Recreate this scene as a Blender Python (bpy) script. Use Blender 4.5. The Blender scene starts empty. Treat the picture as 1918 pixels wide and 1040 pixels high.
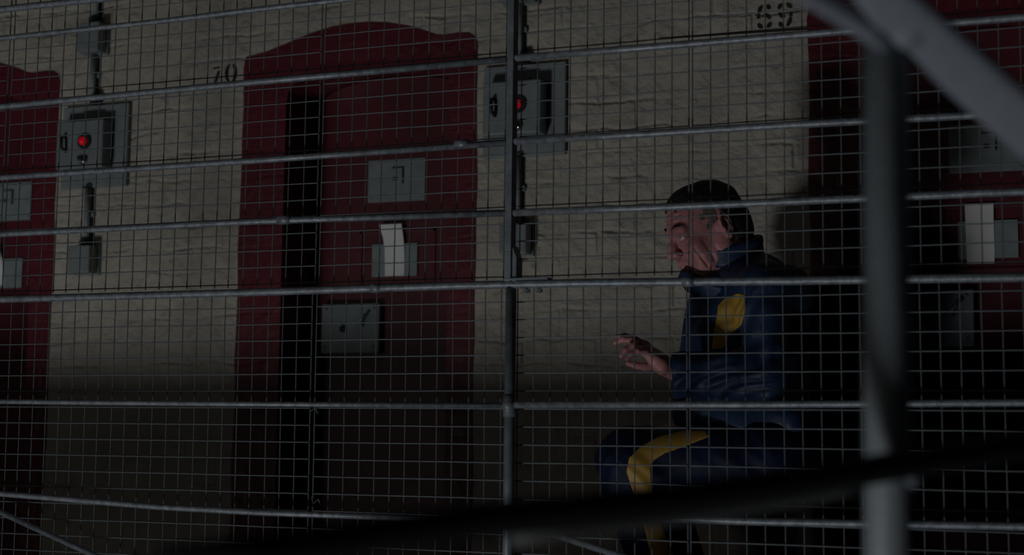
import bpy, bmesh, math, random
import numpy as np
from mathutils import Vector, Matrix

S = bpy.context.scene
COL = S.collection
random.seed(7)
rng = np.random.RandomState(5)

# ------------------------------------------------------------------ camera
F = 2900.0; CX, CY = 959.0, 520.0            # focal length in pixels of the 1918x1040 frame
YAW, PIT, ROL = math.radians(21.42), math.radians(6.1), math.radians(.71)
fw = np.array([-math.sin(YAW)*math.cos(PIT), math.cos(YAW)*math.cos(PIT), math.sin(PIT)])
r0 = np.array([math.cos(YAW), math.sin(YAW), 0.0]); u0 = np.cross(r0, fw)
RT = r0*math.cos(ROL)+u0*math.sin(ROL); UP = -r0*math.sin(ROL)+u0*math.cos(ROL)
CAM = np.array([0, 0, .93])-fw*3.3

cd = bpy.data.cameras.new('camera'); cam = bpy.data.objects.new('camera', cd); COL.objects.link(cam)
cam.matrix_world = Matrix(((RT[0], UP[0], -fw[0], CAM[0]), (RT[1], UP[1], -fw[1], CAM[1]), (RT[2], UP[2], -fw[2], CAM[2]), (0, 0, 0, 1)))
cd.sensor_width = 36; cd.lens = F/1918*36; cd.clip_start = .05; cd.clip_end = 60
cd.dof.use_dof = True; cd.dof.focus_distance = 3.75; cd.dof.aperture_fstop = 3.0
S.camera = cam

# ------------------------------------------------------------------ light
w = bpy.data.worlds.new('world'); S.world = w; w.use_nodes = True
w.node_tree.nodes['Background'].inputs[0].default_value = (.35, .5, 1, 1)
w.node_tree.nodes['Background'].inputs[1].default_value = .0022
ld = bpy.data.lights.new('floodlight_below', 'AREA'); ld.shape = 'DISK'; ld.size = 1.5; ld.energy = 225; ld.color = (.93, .97, 1)
lo = bpy.data.objects.new('floodlight_below', ld); COL.objects.link(lo)
LP = Vector((-3.0, -8.3, -5.35)); lo.location = LP
lo.rotation_euler = (Vector((-.3, 1.0, 1.2))-LP).to_track_quat('-Z', 'Y').to_euler()
l2 = bpy.data.lights.new('added_fill_light', 'AREA'); l2.shape = 'DISK'; l2.size = 1.6; l2.energy = 12.5; l2.color = (1, .96, .86)  # added fill to lift the dark lower wall, no lamp seen there
lo2 = bpy.data.objects.new('added_fill_light', l2); COL.objects.link(lo2); lo2.location = (-4.2, -7.5, .9)
lo2.rotation_euler = (Vector((-.4, 1.0, .8))-Vector((-4.2, -7.5, .9))).to_track_quat('-Z', 'Y').to_euler()
S.view_settings.view_transform = 'Standard'; S.view_settings.look = 'None'
S.view_settings.gamma = 1; S.view_settings.exposure = 0; S.view_settings.use_curve_mapping = False

# ------------------------------------------------------------------ helpers
def at(px, py, y):                            # point of the plane Y=y seen at a pixel of the photograph
    d = fw+RT*(px-CX)/F-UP*(py-CY)/F
    return CAM+d*(y-CAM[1])/d[1]
def deep(px, py, z):                          # point at distance z in front of the lens
    return CAM+(fw+RT*(px-CX)/F-UP*(py-CY)/F)*z

def tag(o, label=None, cat=None, group=None, kind=None):
    if label: o['label'] = label
    if cat: o['category'] = cat
    if group: o['group'] = group
    if kind: o['kind'] = kind
    return o
def empty(name, loc):
    o = bpy.data.objects.new(name, None); COL.objects.link(o); o.location = loc; o.empty_display_size = .05
    return o
def setpar(o, parent):
    o.parent = parent
    q = parent; off = Vector((0, 0, 0))
    while q is not None:
        off += Vector(q.location); q = q.parent
    o.location = Vector(o.location)-off

class MB:
    def __init__(s): s.v = []; s.f = []
    def add(s, v, f):
        n = len(s.v); s.v += [tuple(map(float, p)) for p in v]; s.f += [tuple(i+n for i in q) for q in f]; return s
    def box(s, a, b, M=None):
        x0, y0, z0 = a; x1, y1, z1 = b
        v = [(x0,y0,z0),(x1,y0,z0),(x1,y1,z0),(x0,y1,z0),(x0,y0,z1),(x1,y0,z1),(x1,y1,z1),(x0,y1,z1)]
        if M is not None: v = [M @ Vector(p) for p in v]
        return s.add(v, [(3,2,1,0),(4,5,6,7),(0,1,5,4),(1,2,6,5),(2,3,7,6),(3,0,4,7)])
    def tube(s, pts, r, n=12, cap=True):
        P = [Vector(p) for p in pts]; m = len(P)
        R = r if hasattr(r, '__len__') else [r]*m
        up = None; V = []
        for i in range(m):
            t = (P[min(i+1, m-1)]-P[max(i-1, 0)]).normalized()
            if up is None:
                a = Vector((0, 0, 1)) if abs(t.z) < .9 else Vector((0, 1, 0))
                up = t.cross(a).normalized()
            else: up = (up-t*up.dot(t)).normalized()
            q = t.cross(up)
            for k in range(n):
                an = 2*math.pi*(k+.5)/n
                V.append(P[i]+(up*math.cos(an)+q*math.sin(an))*R[i])
        Fc = [(i*n+k, i*n+(k+1) % n, (i+1)*n+(k+1) % n, (i+1)*n+k) for i in range(m-1) for k in range(n)]
        if cap: Fc += [tuple(range(n))[::-1], tuple((m-1)*n+k for k in range(n))]
        return s.add(V, Fc)
    def ball(s, c, r, n=14, sq=(1, 1, 1)):
        bm = bmesh.new(); bmesh.ops.create_uvsphere(bm, u_segments=n, v_segments=n//2+2, radius=r)
        c = Vector(c)
        s.add([Vector((v.co.x*sq[0], v.co.y*sq[1], v.co.z*sq[2]))+c for v in bm.verts], [tuple(v.index for v in f.verts) for f in bm.faces]); bm.free(); return s
    def prism(s, poly, y0, y1):              # polygon in x,z extruded along y (front at y0)
        n = len(poly)
        v = [(p[0], y0, p[1]) for p in poly]+[(p[0], y1, p[1]) for p in poly]
        return s.add(v, [tuple(range(n)), tuple(range(n, 2*n))[::-1]]+[(i, (i+n), (i+1) % n+n, (i+1) % n) for i in range(n)])
    def build(s, name, mat, parent=None, smooth=False, bevel=0, tri=False, seg=2):
        me = bpy.data.meshes.new(name); bm = bmesh.new()
        vs = [bm.verts.new(p) for p in s.v]
        for f in s.f:
            try: bm.faces.new([vs[i] for i in f])
            except ValueError: pass
        bmesh.ops.recalc_face_normals(bm, faces=bm.faces)
        if tri: bmesh.ops.triangulate(bm, faces=[f for f in bm.faces if len(f.verts) > 4])
        for f in bm.faces: f.smooth = smooth
        bm.to_mesh(me); bm.free()
        c = np.array(s.v); c0 = (c.min(0)+c.max(0))/2; c0[2] = c[:, 2].min()
        me.transform(Matrix.Translation(-Vector(c0)))
        o = bpy.data.objects.new(name, me); COL.objects.link(o); o.location = c0
        me.materials.append(mat)
        if bevel:
            b = o.modifiers.new('bevel', 'BEVEL'); b.width = bevel; b.segments = seg; b.limit_method = 'ANGLE'
        if parent: setpar(o, parent)
        return o

# ------------------------------------------------------------------ materials
def mat(name, col, rough=.6, metal=0, bump=0, bscale=40, var=0, vscale=8, spec=.5, detail=4, col2=None, thr=None):
    m = bpy.data.materials.new(name); m.use_nodes = True; nt = m.node_tree; b = nt.nodes['Principled BSDF']
    b.inputs['Base Color'].default_value = (*col, 1); b.inputs['Roughness'].default_value = rough
    b.inputs['Metallic'].default_value = metal; b.inputs['Specular IOR Level'].default_value = spec
    tc = nt.nodes.new('ShaderNodeTexCoord'); ge = nt.nodes.new('ShaderNodeNewGeometry')
    if var or col2:
        n = nt.nodes.new('ShaderNodeTexNoise'); n.inputs['Scale'].default_value = vscale; n.inputs['Detail'].default_value = 6
        nt.links.new(ge.outputs['Position'], n.inputs['Vector'])
        mx = nt.nodes.new('ShaderNodeMix'); mx.data_type = 'RGBA'
        cr = nt.nodes.new('ShaderNodeMapRange'); cr.inputs[1].default_value = thr[0] if thr else .35; cr.inputs[2].default_value = thr[1] if thr else .65
        nt.links.new(n.outputs[0], cr.inputs[0]); nt.links.new(cr.outputs[0], mx.inputs[0])
        c2 = col2 or tuple(c*(1-var) for c in col)
        mx.inputs[6].default_value = (*col, 1); mx.inputs[7].default_value = (*c2, 1)
        nt.links.new(mx.outputs[2], b.inputs['Base Color'])
    if bump:
        n2 = nt.nodes.new('ShaderNodeTexNoise'); n2.inputs['Scale'].default_value = bscale; n2.inputs['Detail'].default_value = detail
        nt.links.new(ge.outputs['Position'], n2.inputs['Vector'])
        bp = nt.nodes.new('ShaderNodeBump'); bp.inputs['Strength'].default_value = 1; bp.inputs['Distance'].default_value = bump
        nt.links.new(n2.outputs[0], bp.inputs['Height']); nt.links.new(bp.outputs[0], b.inputs['Normal'])
    return m

def brick_mat(name, col, col2, rough, spec, strength=1.0):
    """thick old paint over rough brickwork laid in courses"""
    m = bpy.data.materials.new(name); m.use_nodes = True; nt = m.node_tree; b = nt.nodes['Principled BSDF']; L = nt.links
    b.inputs['Roughness'].default_value = rough; b.inputs['Specular IOR Level'].default_value = spec
    ge = nt.nodes.new('ShaderNodeNewGeometry')
    sp = nt.nodes.new('ShaderNodeSeparateXYZ'); L.new(ge.outputs['Position'], sp.inputs[0])
    wv = nt.nodes.new('ShaderNodeTexNoise'); wv.inputs['Scale'].default_value = 5; wv.inputs['Detail'].default_value = 4
    L.new(ge.outputs['Position'], wv.inputs['Vector'])
    dz = nt.nodes.new('ShaderNodeMath'); dz.operation = 'MULTIPLY_ADD'; dz.inputs[1].default_value = .075; L.new(wv.outputs[0], dz.inputs[0]); L.new(sp.outputs[2], dz.inputs[2])
    cb = nt.nodes.new('ShaderNodeCombineXYZ'); L.new(sp.outputs[0], cb.inputs[0]); L.new(dz.outputs[0], cb.inputs[1])
    br = nt.nodes.new('ShaderNodeTexBrick'); L.new(cb.outputs[0], br.inputs['Vector'])
    br.inputs['Scale'].default_value = 1; br.inputs['Brick Width'].default_value = .235; br.inputs['Row Height'].default_value = .078
    br.inputs['Mortar Size'].default_value = .010; br.inputs['Mortar Smooth'].default_value = 1
    br.inputs['Color1'].default_value = (1, 1, 1, 1); br.inputs['Color2'].default_value = (.72, .72, .72, 1); br.inputs['Mortar'].default_value = (0, 0, 0, 1)
    ms = nt.nodes.new('ShaderNodeTexNoise'); ms.inputs['Scale'].default_value = 6.5; ms.inputs['Detail'].default_value = 3; L.new(ge.outputs['Position'], ms.inputs['Vector'])
    mr = nt.nodes.new('ShaderNodeMapRange'); mr.inputs[1].default_value = .47; mr.inputs[2].default_value = .68; mr.inputs[3].default_value = .10; mr.inputs[4].default_value = .62; L.new(ms.outputs[0], mr.inputs[0])
    n1 = nt.nodes.new('ShaderNodeTexNoise'); n1.inputs['Scale'].default_value = 26; n1.inputs['Detail'].default_value = 7; n1.inputs['Roughness'].default_value = .62; L.new(ge.outputs['Position'], n1.inputs['Vector'])
    vo = nt.nodes.new('ShaderNodeTexVoronoi'); vo.inputs['Scale'].default_value = 17; vo.feature = 'SMOOTH_F1'
    dis = nt.nodes.new('ShaderNodeMix'); dis.data_type = 'VECTOR'; dis.inputs[0].default_value = .12
    L.new(ge.outputs['Position'], dis.inputs[4]); L.new(n1.outputs[1], dis.inputs[5]); L.new(dis.outputs[1], vo.inputs['Vector'])
    h1 = nt.nodes.new('ShaderNodeMath'); h1.operation = 'MULTIPLY'; L.new(br.outputs['Color'], h1.inputs[0]); L.new(mr.outputs[0], h1.inputs[1])
    h2 = nt.nodes.new('ShaderNodeMath'); h2.operation = 'MULTIPLY_ADD'; h2.inputs[1].default_value = .95; L.new(n1.outputs[0], h2.inputs[0]); L.new(h1.outputs[0], h2.inputs[2])
    h3 = nt.nodes.new('ShaderNodeMath'); h3.operation = 'MULTIPLY_ADD'; h3.inputs[1].default_value = -.35; L.new(vo.outputs[0], h3.inputs[0]); L.new(h2.outputs[0], h3.inputs[2])
    bp = nt.nodes.new('ShaderNodeBump'); bp.inputs['Strength'].default_value = strength; bp.inputs['Distance'].default_value = .012
    L.new(h3.outputs[0], bp.inputs['Height']); L.new(bp.outputs[0], b.inputs['Normal'])
    mx = nt.nodes.new('ShaderNodeMix'); mx.data_type = 'RGBA'; mx.inputs[6].default_value = (*col, 1); mx.inputs[7].default_value = (*col2, 1)
    mp = nt.nodes.new('ShaderNodeMapRange'); mp.inputs[1].default_value = .42; mp.inputs[2].default_value = .7
    L.new(wv.outputs[0], mp.inputs[0]); L.new(mp.outputs[0], mx.inputs[0]); L.new(mx.outputs[2], b.inputs['Base Color'])
    return m

M_wall = brick_mat('cream_paint_on_brick', (.51, .46, .385), (.43, .385, .32), .62, .35)
M_redbrick = brick_mat('red_paint_on_brick', (.128, .016, .025), (.10, .013, .020), .42, .4, .35)
M_red = mat('red_door_paint', (.115, .014, .023), .45, bump=.002, bscale=14, var=.25, vscale=5)
M_plate = mat('grey_steel_plate', (.26, .30, .30), .5, bump=.0008, bscale=60, var=.2, vscale=20)
M_box = mat('grey_enamel_box', (.25, .285, .285), .5, bump=.0006, bscale=50, var=.15, vscale=25)
M_dark = mat('black_rubber', (.012, .013, .014), .6)
M_hole = mat('dark_hole', (.02, .022, .025), .8)
M_paper = mat('white_paper', (.80, .79, .76), .8, bump=.0006, bscale=30)
M_ink = mat('black_stencil_paint', (.014, .013, .012), .7)
M_chrome = mat('chrome', (.75, .75, .75), .25, 1)
M_rail = mat('galvanised_tube', (.27, .30, .33), .46, .25, bump=.0012, bscale=85, var=.42, vscale=70, spec=.6)
M_post = mat('grey_painted_post', (.19, .22, .24), .45, .1, bump=.001, bscale=60, var=.3, vscale=35)
M_wire = mat('galvanised_wire', (.155, .175, .19), .5, .25, var=.2, vscale=60)
M_stair = mat('grey_stair_rail_paint', (.27, .295, .34), .5, 0, bump=.001, bscale=60, var=.1, vscale=8)
M_spost = mat('stair_post_paint', (.215, .245, .26), .5, 0, bump=.001, bscale=60, var=.1, vscale=8)
M_black = mat('shaded_rail_black', (.012, .012, .013), .6)
M_dim = mat('lit_underside_grey', (.07, .07, .07), .6)  # dim light on the mid rail's underside, put into the colour
M_floor = mat('dark_slate_floor', (.06, .06, .062), .7, bump=.003, bscale=20, var=.3)
M_skin = mat('skin', (.68, .295, .295), .5, bump=.0004, bscale=160, var=.22, vscale=55, spec=.4)
M_hair = mat('dark_hair', (.020, .015, .012), .55, col2=(.06, .052, .046), vscale=45, thr=(.5, .75), bump=.003, bscale=120)
M_grey = mat('grey_hair', (.22, .175, .15), .6, bump=.003, bscale=200, var=.5, vscale=160)
M_navy = mat('navy_satin_jacket', (.016, .038, .095), .52, bump=.0016, bscale=55, var=.25, vscale=6, spec=.4)
M_trous = mat('navy_trousers', (.006, .011, .040), .6, bump=.0014, bscale=55, var=.25, vscale=6, spec=.2)
M_yel = mat('yellow_cloth', (.50, .30, .05), .55, bump=.001, bscale=40, var=.2, vscale=14)
M_eye = mat('eye_white', (.75, .75, .75), .15)
M_iris = mat('grey_blue_iris', (.05, .08, .10), .1)
M_shoe = mat('black_leather', (.015, .015, .016), .4)
M_lamp = bpy.data.materials.new('red_pilot_lamp'); M_lamp.use_nodes = True
_b = M_lamp.node_tree.nodes['Principled BSDF']; _b.inputs['Base Color'].default_value = (.5, .004, .01, 1); _b.inputs['Roughness'].default_value = .15
_b.inputs['Emission Color'].default_value = (1, .004, .02, 1); _b.inputs['Emission Strength'].default_value = .16

# ------------------------------------------------------------------ the setting
WY = 1.30          # front of the cell wall
RD = .20           # depth of the door recesses
fl = MB().box((-5, -.05, -.14), (4, WY+.5, 0)).build('floor', M_floor); tag(fl, kind='structure')

AW = [(-1.465, 1.840), (-1.388, 1.852), (-1.33, 1.868), (-1.269, 1.887), (-1.21, 1.903), (-1.152, 1.914), (-1.08, 1.92), (-1.017, 1.919), (-.95, 1.911), (-.884, 1.896), (-.84, 1.882),
      (-.809, 1.870), (-.78, 1.858), (-.753, 1.853), (-.70, 1.856), (-.665, 1.853), (-.642, 1.838), (-.634, 1.81)]
XL, XR = -1.470, -.632
def surround_outline(dx):
    rag = random.Random(int(dx*100)+9)
    left = [(XL+dx+rag.uniform(-.004, .004), z) for z in np.arange(0.0, 1.84, .12)]
    right = [(XR+dx+rag.uniform(-.004, .004), z) for z in np.arange(1.74, -.01, -.12)]
    left[0] = (XL+dx, 0); right[-1] = (XR+dx, 0) if abs(right[-1][1]) < .01 else right[-1]
    if right[-1][1] > .01: right.append((XR+dx, 0))
    return left+[(x+dx, z) for x, z in AW]+right
OL, OR = -1.308, -.722
def opening_outline(dx):                     # arched recess, springing at 1.66
    pts = [(OL+dx, 0)]
    c = (OL+OR)/2; hw = (OR-OL)/2
    pts.append((OL+dx, 1.60))
    for k in range(0, 15):
        a = math.pi-math.pi*k/14
        x = c+hw*math.cos(a); z = 1.675+.115*math.sin(a)**.8 if 0 < k < 14 else 1.665
        pts.append((x+dx, z))
    pts.append((OR+dx, 1.60)); pts.append((OR+dx, 0))
    return pts
DX = [-1.578+.0, 0.0, 1.862]                 # 68/71, 70 and 69
DX[0] = -2.208-XR
DX[2] = .394-XL
# wall: a comb outline with the doorways cut from the floor up
poly = [(-5, 0)]
for dx in DX: poly += surround_outline(dx)
poly += [(4, 0), (4, 2.7), (-5, 2.7)]
wl = MB().prism(poly, WY, WY+.5).build('wall_cell', M_wall, tri=True); tag(wl, kind='structure')
for i, dx in enumerate(DX):
    so = surround_outline(dx); oo = opening_outline(dx)
    # ring between the outline and the opening, as one polygon open at the floor
    ring = so+oo[::-1]
    tr = MB().prism(ring, WY-.004, WY+.5).build('trim_%d' % (i+1), M_redbrick, tri=True); tag(tr, kind='structure')

# ---- cell doors in the recesses
LY = WY+RD
def cell_door(i, dx, has):
    c = (OL+OR)/2+dx
    d = empty('cell_door', (c, LY, 0))
    tag(d, *has['tag'])
    leaf = [(x*.995+c*.005, z-.004 if z > .1 else .012) for x, z in opening_outline(dx)]
    MB().prism(leaf, LY, LY+.06).build('door_leaf', M_red, d, tri=True)
    def plate(name, x0, x1, z0, z1, t=.005, m=M_plate, par=d, y=LY, bev=.0015):
        return MB().box((x0+dx, y-t, z0), (x1+dx, y, z1)).build(name, m, par, bevel=bev)
    p = plate('observation_plate', -1.104, -.896, 1.365, 1.506)
    s = plate('spyhole_cover', -1.018, -.974, 1.423, 1.474, .012, par=p, y=LY-.0055); s['label'] = 'small flap over the spyhole'
    MB().box((-1.006+dx, LY-.0195, 1.432), (-.99+dx, LY-.0178, 1.443)).build('spyhole', M_hole, p)
    for (x, z) in ((-1.093, 1.378), (-1.093, 1.492), (-.908, 1.375), (-.908, 1.494)):
        MB().tube([(x+dx, LY-.008, z), (x+dx, LY-.005, z)], .004, 8).build('screw', M_plate, p)
    # raised rim of the food hatch round the lower plate
    h = MB()
    for a, b in (((-1.13, 1.262), (-.855, 1.272)), ((-.865, 1.085), (-.855, 1.272)), ((-1.13, 1.085), (-1.12, 1.272)), ((-1.13, 1.08), (-.855, 1.09))):
        h.box((a[0]+dx, LY-.006, a[1]), (b[0]+dx, LY, b[1]))
    h.build('hatch_rim', M_red, d, bevel=.001)
    cp = plate('card_holder', -1.082, -.918, 1.117, 1.225, .008)
    # lock case lower down
    lp = plate('lock_case', -1.252, -1.04, .865, 1.028, .03, bev=.004)
    MB().tube([(-1.17+dx, LY-.036, .945), (-1.17+dx, LY-.03, .945)], .012, 14).build('keyhole', M_hole, lp)
    for x, z in ((-1.235, .885), (-1.235, 1.01), (-1.06, .885), (-1.06, 1.01)):
        MB().ball((x+dx, LY-.031, z), .005, 8).build('rivet', M_plate, lp)
    h2 = MB(); h2.tube([(-1.10+dx, LY-.03, .955), (-1.10+dx, LY-.055, .965), (-1.08+dx, LY-.055, .99)], .006, 8); h2.build('bolt_handle', M_plate, lp, smooth=True)
    return d
cell_door(0, DX[0], {'tag': ('dark red cell door at the far left, cut off by the frame edge', 'cell door', 'red cell doors')})
cell_door(1, DX[1], {'tag': ('red arched cell door beside the stencilled number 70, bent paper on its lower plate', 'cell door', 'red cell doors')})
cell_door(2, DX[2], {'tag': ('dark red cell door right of the stencilled number 69, behind the near stair rail', 'cell door', 'red cell doors')})

def paper(pts, y, label, bend):
    # a slip of card held in the plate: polyline of (xl, xr, z) rows, leaning out at the top
    m = MB(); rows = len(pts); t = .0008
    V = []; Fc = []
    for i, (xl, xr, z) in enumerate(pts):
        yy = y-bend*(i/(rows-1))**2*1.0
        V += [(xl, yy, z), (xr, yy-.001, z), (xr, yy-.001+t, z), (xl, yy+t, z)]
    for i in range(rows-1):
        a = i*4
        for k in range(4): Fc.append((a+k, a+(k+1) % 4, a+4+(k+1) % 4, a+4+k))
    Fc += [(0, 3, 2, 1), tuple((rows-1)*4+k for k in range(4))]
    m.add(V, Fc); o = m.build('paper_slip', M_paper); tag(o, label, 'paper', 'paper slips on the cell doors'); return o
PY = LY-.0095
def px_rows(rows): return [(at(a, yy, PY)[0], at(b, yy, PY)[0], at((a+b)/2, yy, PY)[2]) for a, b, yy in rows]
paper(px_rows([(721, 757, 517), (721, 758, 490), (721, 758, 465), (719, 757, 445), (713, 755, 421)]), PY, 'white paper slip with a bent top, on the door beside number 70', .012)
paper(px_rows([(1811, 1863, 494), (1810, 1863, 470), (1809, 1862, 440), (1808, 1861, 410), (1807, 1861, 382)]), PY, 'straight white paper slip on the door to the right of the man', .003)
paper(px_rows([(-40, 7, 535), (-40, 7, 510), (-40, 5, 490), (-42, 2, 470), (-45, -3, 452)]), PY, 'pale paper slip at the left edge of the frame, mostly cut off', .01)

# ---- stencilled numbers and the painted line
def stencil(name, label, cells, y=WY-.0012):
    e = empty(name, (0, 0, 0)); first = None
    for nm, strokes in cells:
        m = MB()
        for st in strokes: m.prism([(p[0], p[1]) for p in st], y, y+.001)
        o = m.build(nm, M_ink, tri=True)
        if first is None:
            first = o; e.location = (o.location.x, y, o.location.z)
        setpar(o, e)
    tag(e, label, 'stencilled number', 'stencilled cell numbers'); return e
def quad_stroke(x0, z0, w0, x1, z1, w1): return [(x0-w0/2, z0), (x0+w0/2, z0), (x1+w1/2, z1), (x1-w1/2, z1)]
def arc_stroke(cx, cz, rx, rz, a0, a1, wd, n=8):
    wd *= 1.3; o = []; i = []
    for k in range(n+1):
        a = math.radians(a0+(a1-a0)*k/n); t = wd*(.45+.55*math.sin(math.pi*k/n))
        o.append((cx+(rx+t/2)*math.cos(a), cz+(rz+t/2)*math.sin(a))); i.append((cx+(rx-t/2)*math.cos(a), cz+(rz-t/2)*math.sin(a)))
    return o+i[::-1]
p7 = at(405, 140, WY); p0 = at(433, 137, WY)
def digit7(x, z):
    return [[(x-.014, z+.019), (x+.014, z+.021), (x+.014, z+.027), (x-.014, z+.025)], quad_stroke(x+.011, z+.012, .011, x-.003, z-.028, .011)]
def digit0(x, z, rx, rz, wd):
    return [arc_stroke(x, z, rx, rz, 108, 252, wd), arc_stroke(x, z, rx, rz, -72, 72, wd)]
def digit6(x, z, s=1):
    rx, rz = .020*s, .038*s
    return [arc_stroke(x, z, rx, rz, 105, 168, .012*s), [(x-.026*s, z+.006*s), (x-.014*s, z+.006*s), (x-.014*s, z-.006*s), (x-.026*s, z-.006*s)],
            arc_stroke(x, z-.018*s, rx, .02*s, 188, 255, .012*s), arc_stroke(x, z-.018*s, rx, .02*s, -70, -8, .012*s), arc_stroke(x, z-.014*s, rx*.9, .019*s, 12, 95, .011*s),
            arc_stroke(x, z+.012*s, rx, .026*s, 25, 72, .012*s)]
def digit9(x, z, s=1): return [[(2*x-a, 2*z-b) for a, b in st] for st in digit6(x, z, s)]
stencil('stencilled_number', 'small black stencilled number 70 left of the red arched door', [('digit_seven', digit7(p7[0], p7[2])), ('digit_zero', digit0(p0[0], p0[2], .017, .031, .011))])
p6 = at(1432, 31, WY); p9 = at(1470, 28, WY)
stencil('stencilled_number', 'large black stencilled number 69 above the painted line at upper right', [('digit_six', digit6(p6[0], p6[2], .88)), ('digit_nine', digit9(p9[0], p9[2], .88))])
a_, b_ = at(1234, 72, WY), at(1522, 53, WY)
ln = MB().prism([(a_[0], a_[2]-.002), (b_[0], b_[2]-.004), (b_[0], b_[2]+.004), (a_[0], a_[2]+.002)], WY-.0012, WY).build('painted_line', M_ink)
tag(ln, 'thin black painted line on the wall under the number 69', 'painted line')

# ---- switch units
def switch_unit(x0, z0, label, s=1.0):
    # x0,z0 = lower left corner of the back plate on the wall
    u = empty('switch_box', (x0, WY, z0)); tag(u, label, 'switch box', 'electric switch boxes beside the cell doors')
    W_, H_ = .268*s, .285*s
    MB().box((x0, WY-.018, z0), (x0+W_, WY, z0+H_)).build('back_plate', M_box, u, bevel=.003)
    bx = MB().box((x0+.022, WY-.078, z0+.058), (x0+.210*s, WY-.018, z0+.222)).build('switch_housing', M_box, u, bevel=.005)
    MB().box((x0+.08, WY-.07, z0+.222), (x0+.17, WY-.03, z0+.232)).build('housing_cap', M_dark, bx)
    cxl, czl = x0+.140*s, z0+.147
    lp = MB().tube([(cxl, WY-.086, czl), (cxl, WY-.078, czl)], .026, 20).build('lamp_bezel', M_dark, bx, smooth=False)
    MB().ball((cxl-.002, WY-.087, czl), .0145, 16).build('red_lamp', M_lamp, bx, smooth=True)['label'] = 'glowing red pilot lamp'
    MB().box((cxl-.025, WY-.087, czl-.062), (cxl+.012, WY-.078, czl-.050)).build('key_slot', M_dark, bx, bevel=.002)
    tg = MB(); tg.tube([(cxl, WY-.078, czl-.066), (cxl, WY-.086, czl-.066)], .014, 14); tg.tube([(cxl, WY-.09, czl-.066), (cxl-.002, WY-.101, czl-.074)], [.005, .006], 8)
    tg.build('toggle', M_chrome, bx, smooth=True)['label'] = 'chrome toggle'
    hd = MB(); hd.tube([(x0+.058, WY-.078, czl+.022), (x0+.058, WY-.098, czl+.018), (x0+.061, WY-.101, czl-.02), (x0+.064, WY-.078, czl-.03)], .006, 8)
    hd.build('side_handle', M_dark, bx, smooth=True)
    g = MB(); xg = x0+.135*s; g.tube([(xg, WY-.03, z0+H_), (xg, WY-.03, z0+H_+.02)], .016, 14); g.tube([(xg, WY-.03, z0+H_+.012), (xg, WY-.03, z0+H_+.032)], .012, 14)
    g.build('cable_gland', M_dark, u, smooth=False)
    xg = x0+.118*s; g = MB(); g.tube([(xg, WY-.03, z0-.004), (xg, WY-.03, z0+.0)], .015, 12); g.build('cable_gland', M_dark, u)
    return u, x0+.118*s, z0, z0+H_
def jbox(cx, z0, z1, label, wd=.082, lid=False):
    j = empty('junction_box', (cx, WY, z0)); tag(j, label, 'junction box', 'small junction boxes on the conduits')
    MB().box((cx-wd/2, WY-.06, z0), (cx+wd/2, WY-.012, z1)).build('box_body', M_box, j, bevel=.004)
    MB().box((cx-wd/2-.004, WY-.013, z0-.003), (cx+wd/2+.006, WY, z1+.003)).build('mounting_plate', M_box, j, bevel=.002)
    MB().tube([(cx, WY-.033, z1), (cx, WY-.033, z1+.022)], .015, 12).build('cable_gland', M_dark, j)
    return j
def conduit(x, z0, z1, label):
    c = empty('conduit', (x, WY, z0)); tag(c, label, 'conduit', 'vertical electric conduits on the wall')
    MB().tube([(x, WY-.022, z0), (x, WY-.022, z1)], .0105, 12).build('pipe', M_box, c, smooth=True)
    zc = (z0+z1)/2
    MB().box((x-.02, WY-.014, zc-.008), (x+.02, WY, zc+.008)).build('clip', M_box, c, bevel=.002)
L0 = at(119, 356, WY); R0 = at(908, 299, WY)
for (x0, z0, side, jx_u, zu, jx_l, zl) in (
        (L0[0], L0[2], 'far left', at(163, 70, WY)[0], (at(160, 106, WY)[2], at(160, 52, WY)[2]), at(160, 490, WY)[0], (at(160, 515, WY)[2], at(160, 464, WY)[2])),
        (R0[0], R0[2], 'right', at(972, 5, WY)[0], (at(975, 11, WY)[2], at(975, -55, WY)[2]), at(968, 450, WY)[0], (at(968, 480, WY)[2], at(968, 425, WY)[2]))):
    nm = 'left of number 70' if side == 'far left' else 'behind the railing post'
    u, xc, zb, zt = switch_unit(x0, z0, 'grey switch box with a glowing red lamp, '+nm, 1.0)
    jbox(xc, *zl, 'small grey junction box below the switch box '+nm, .088)
    jbox(xc, *zu, 'small grey junction box above the switch box '+nm, .088 if side != 'right' else .11)
    conduit(xc, zl[1]+.022, zb-.004, 'thin grey conduit under the switch box '+nm)
    conduit(xc, zt+.032, zu[0], 'thin grey conduit over the switch box '+nm)
    conduit(xc, zu[1]+.022, 2.45, 'grey conduit rising out of the top junction box '+nm)

# ------------------------------------------------------------------ railing in the plane y=0
def rp(pts, y=0.0): return [tuple(at(a, b, y)) for a, b in pts]
def extend(P, xl, xr):
    P = [np.array(p) for p in P]
    if xl is not None:
        d = P[1]-P[0]; d = d/d[0]; P = [P[0]+d*(xl-P[0][0])]+P
    if xr is not None:
        d = P[-1]-P[-2]; d = d/d[0]; P = P+[P[-1]+d*(xr-P[-1][0])]
    return P
rail = empty('landing_railing', (0, 0, 0)); tag(rail, 'grey tubular landing railing with wire mesh infill and a bolted-on taller screen', 'railing')
XLe, XRe = -3.2, 2.4
lower = {'R5': ([(0, 561), (440, 549), (860, 535), (1100, 530), (1480, 526), (1918, 519.6)], .0088),
         'R6a': ([(0, 752.5), (400, 756.5), (945, 760)], .0062), 'R6b': ([(955, 759), (1400, 758.2), (1916, 754.5)], .0072),
         'R7a': ([(0, 925), (300, 950), (500, 961), (945, 976)], .0072), 'R7b': ([(955, 964), (1204, 969.5), (1400, 977), (1916, 986.5)], .0078)}
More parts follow.
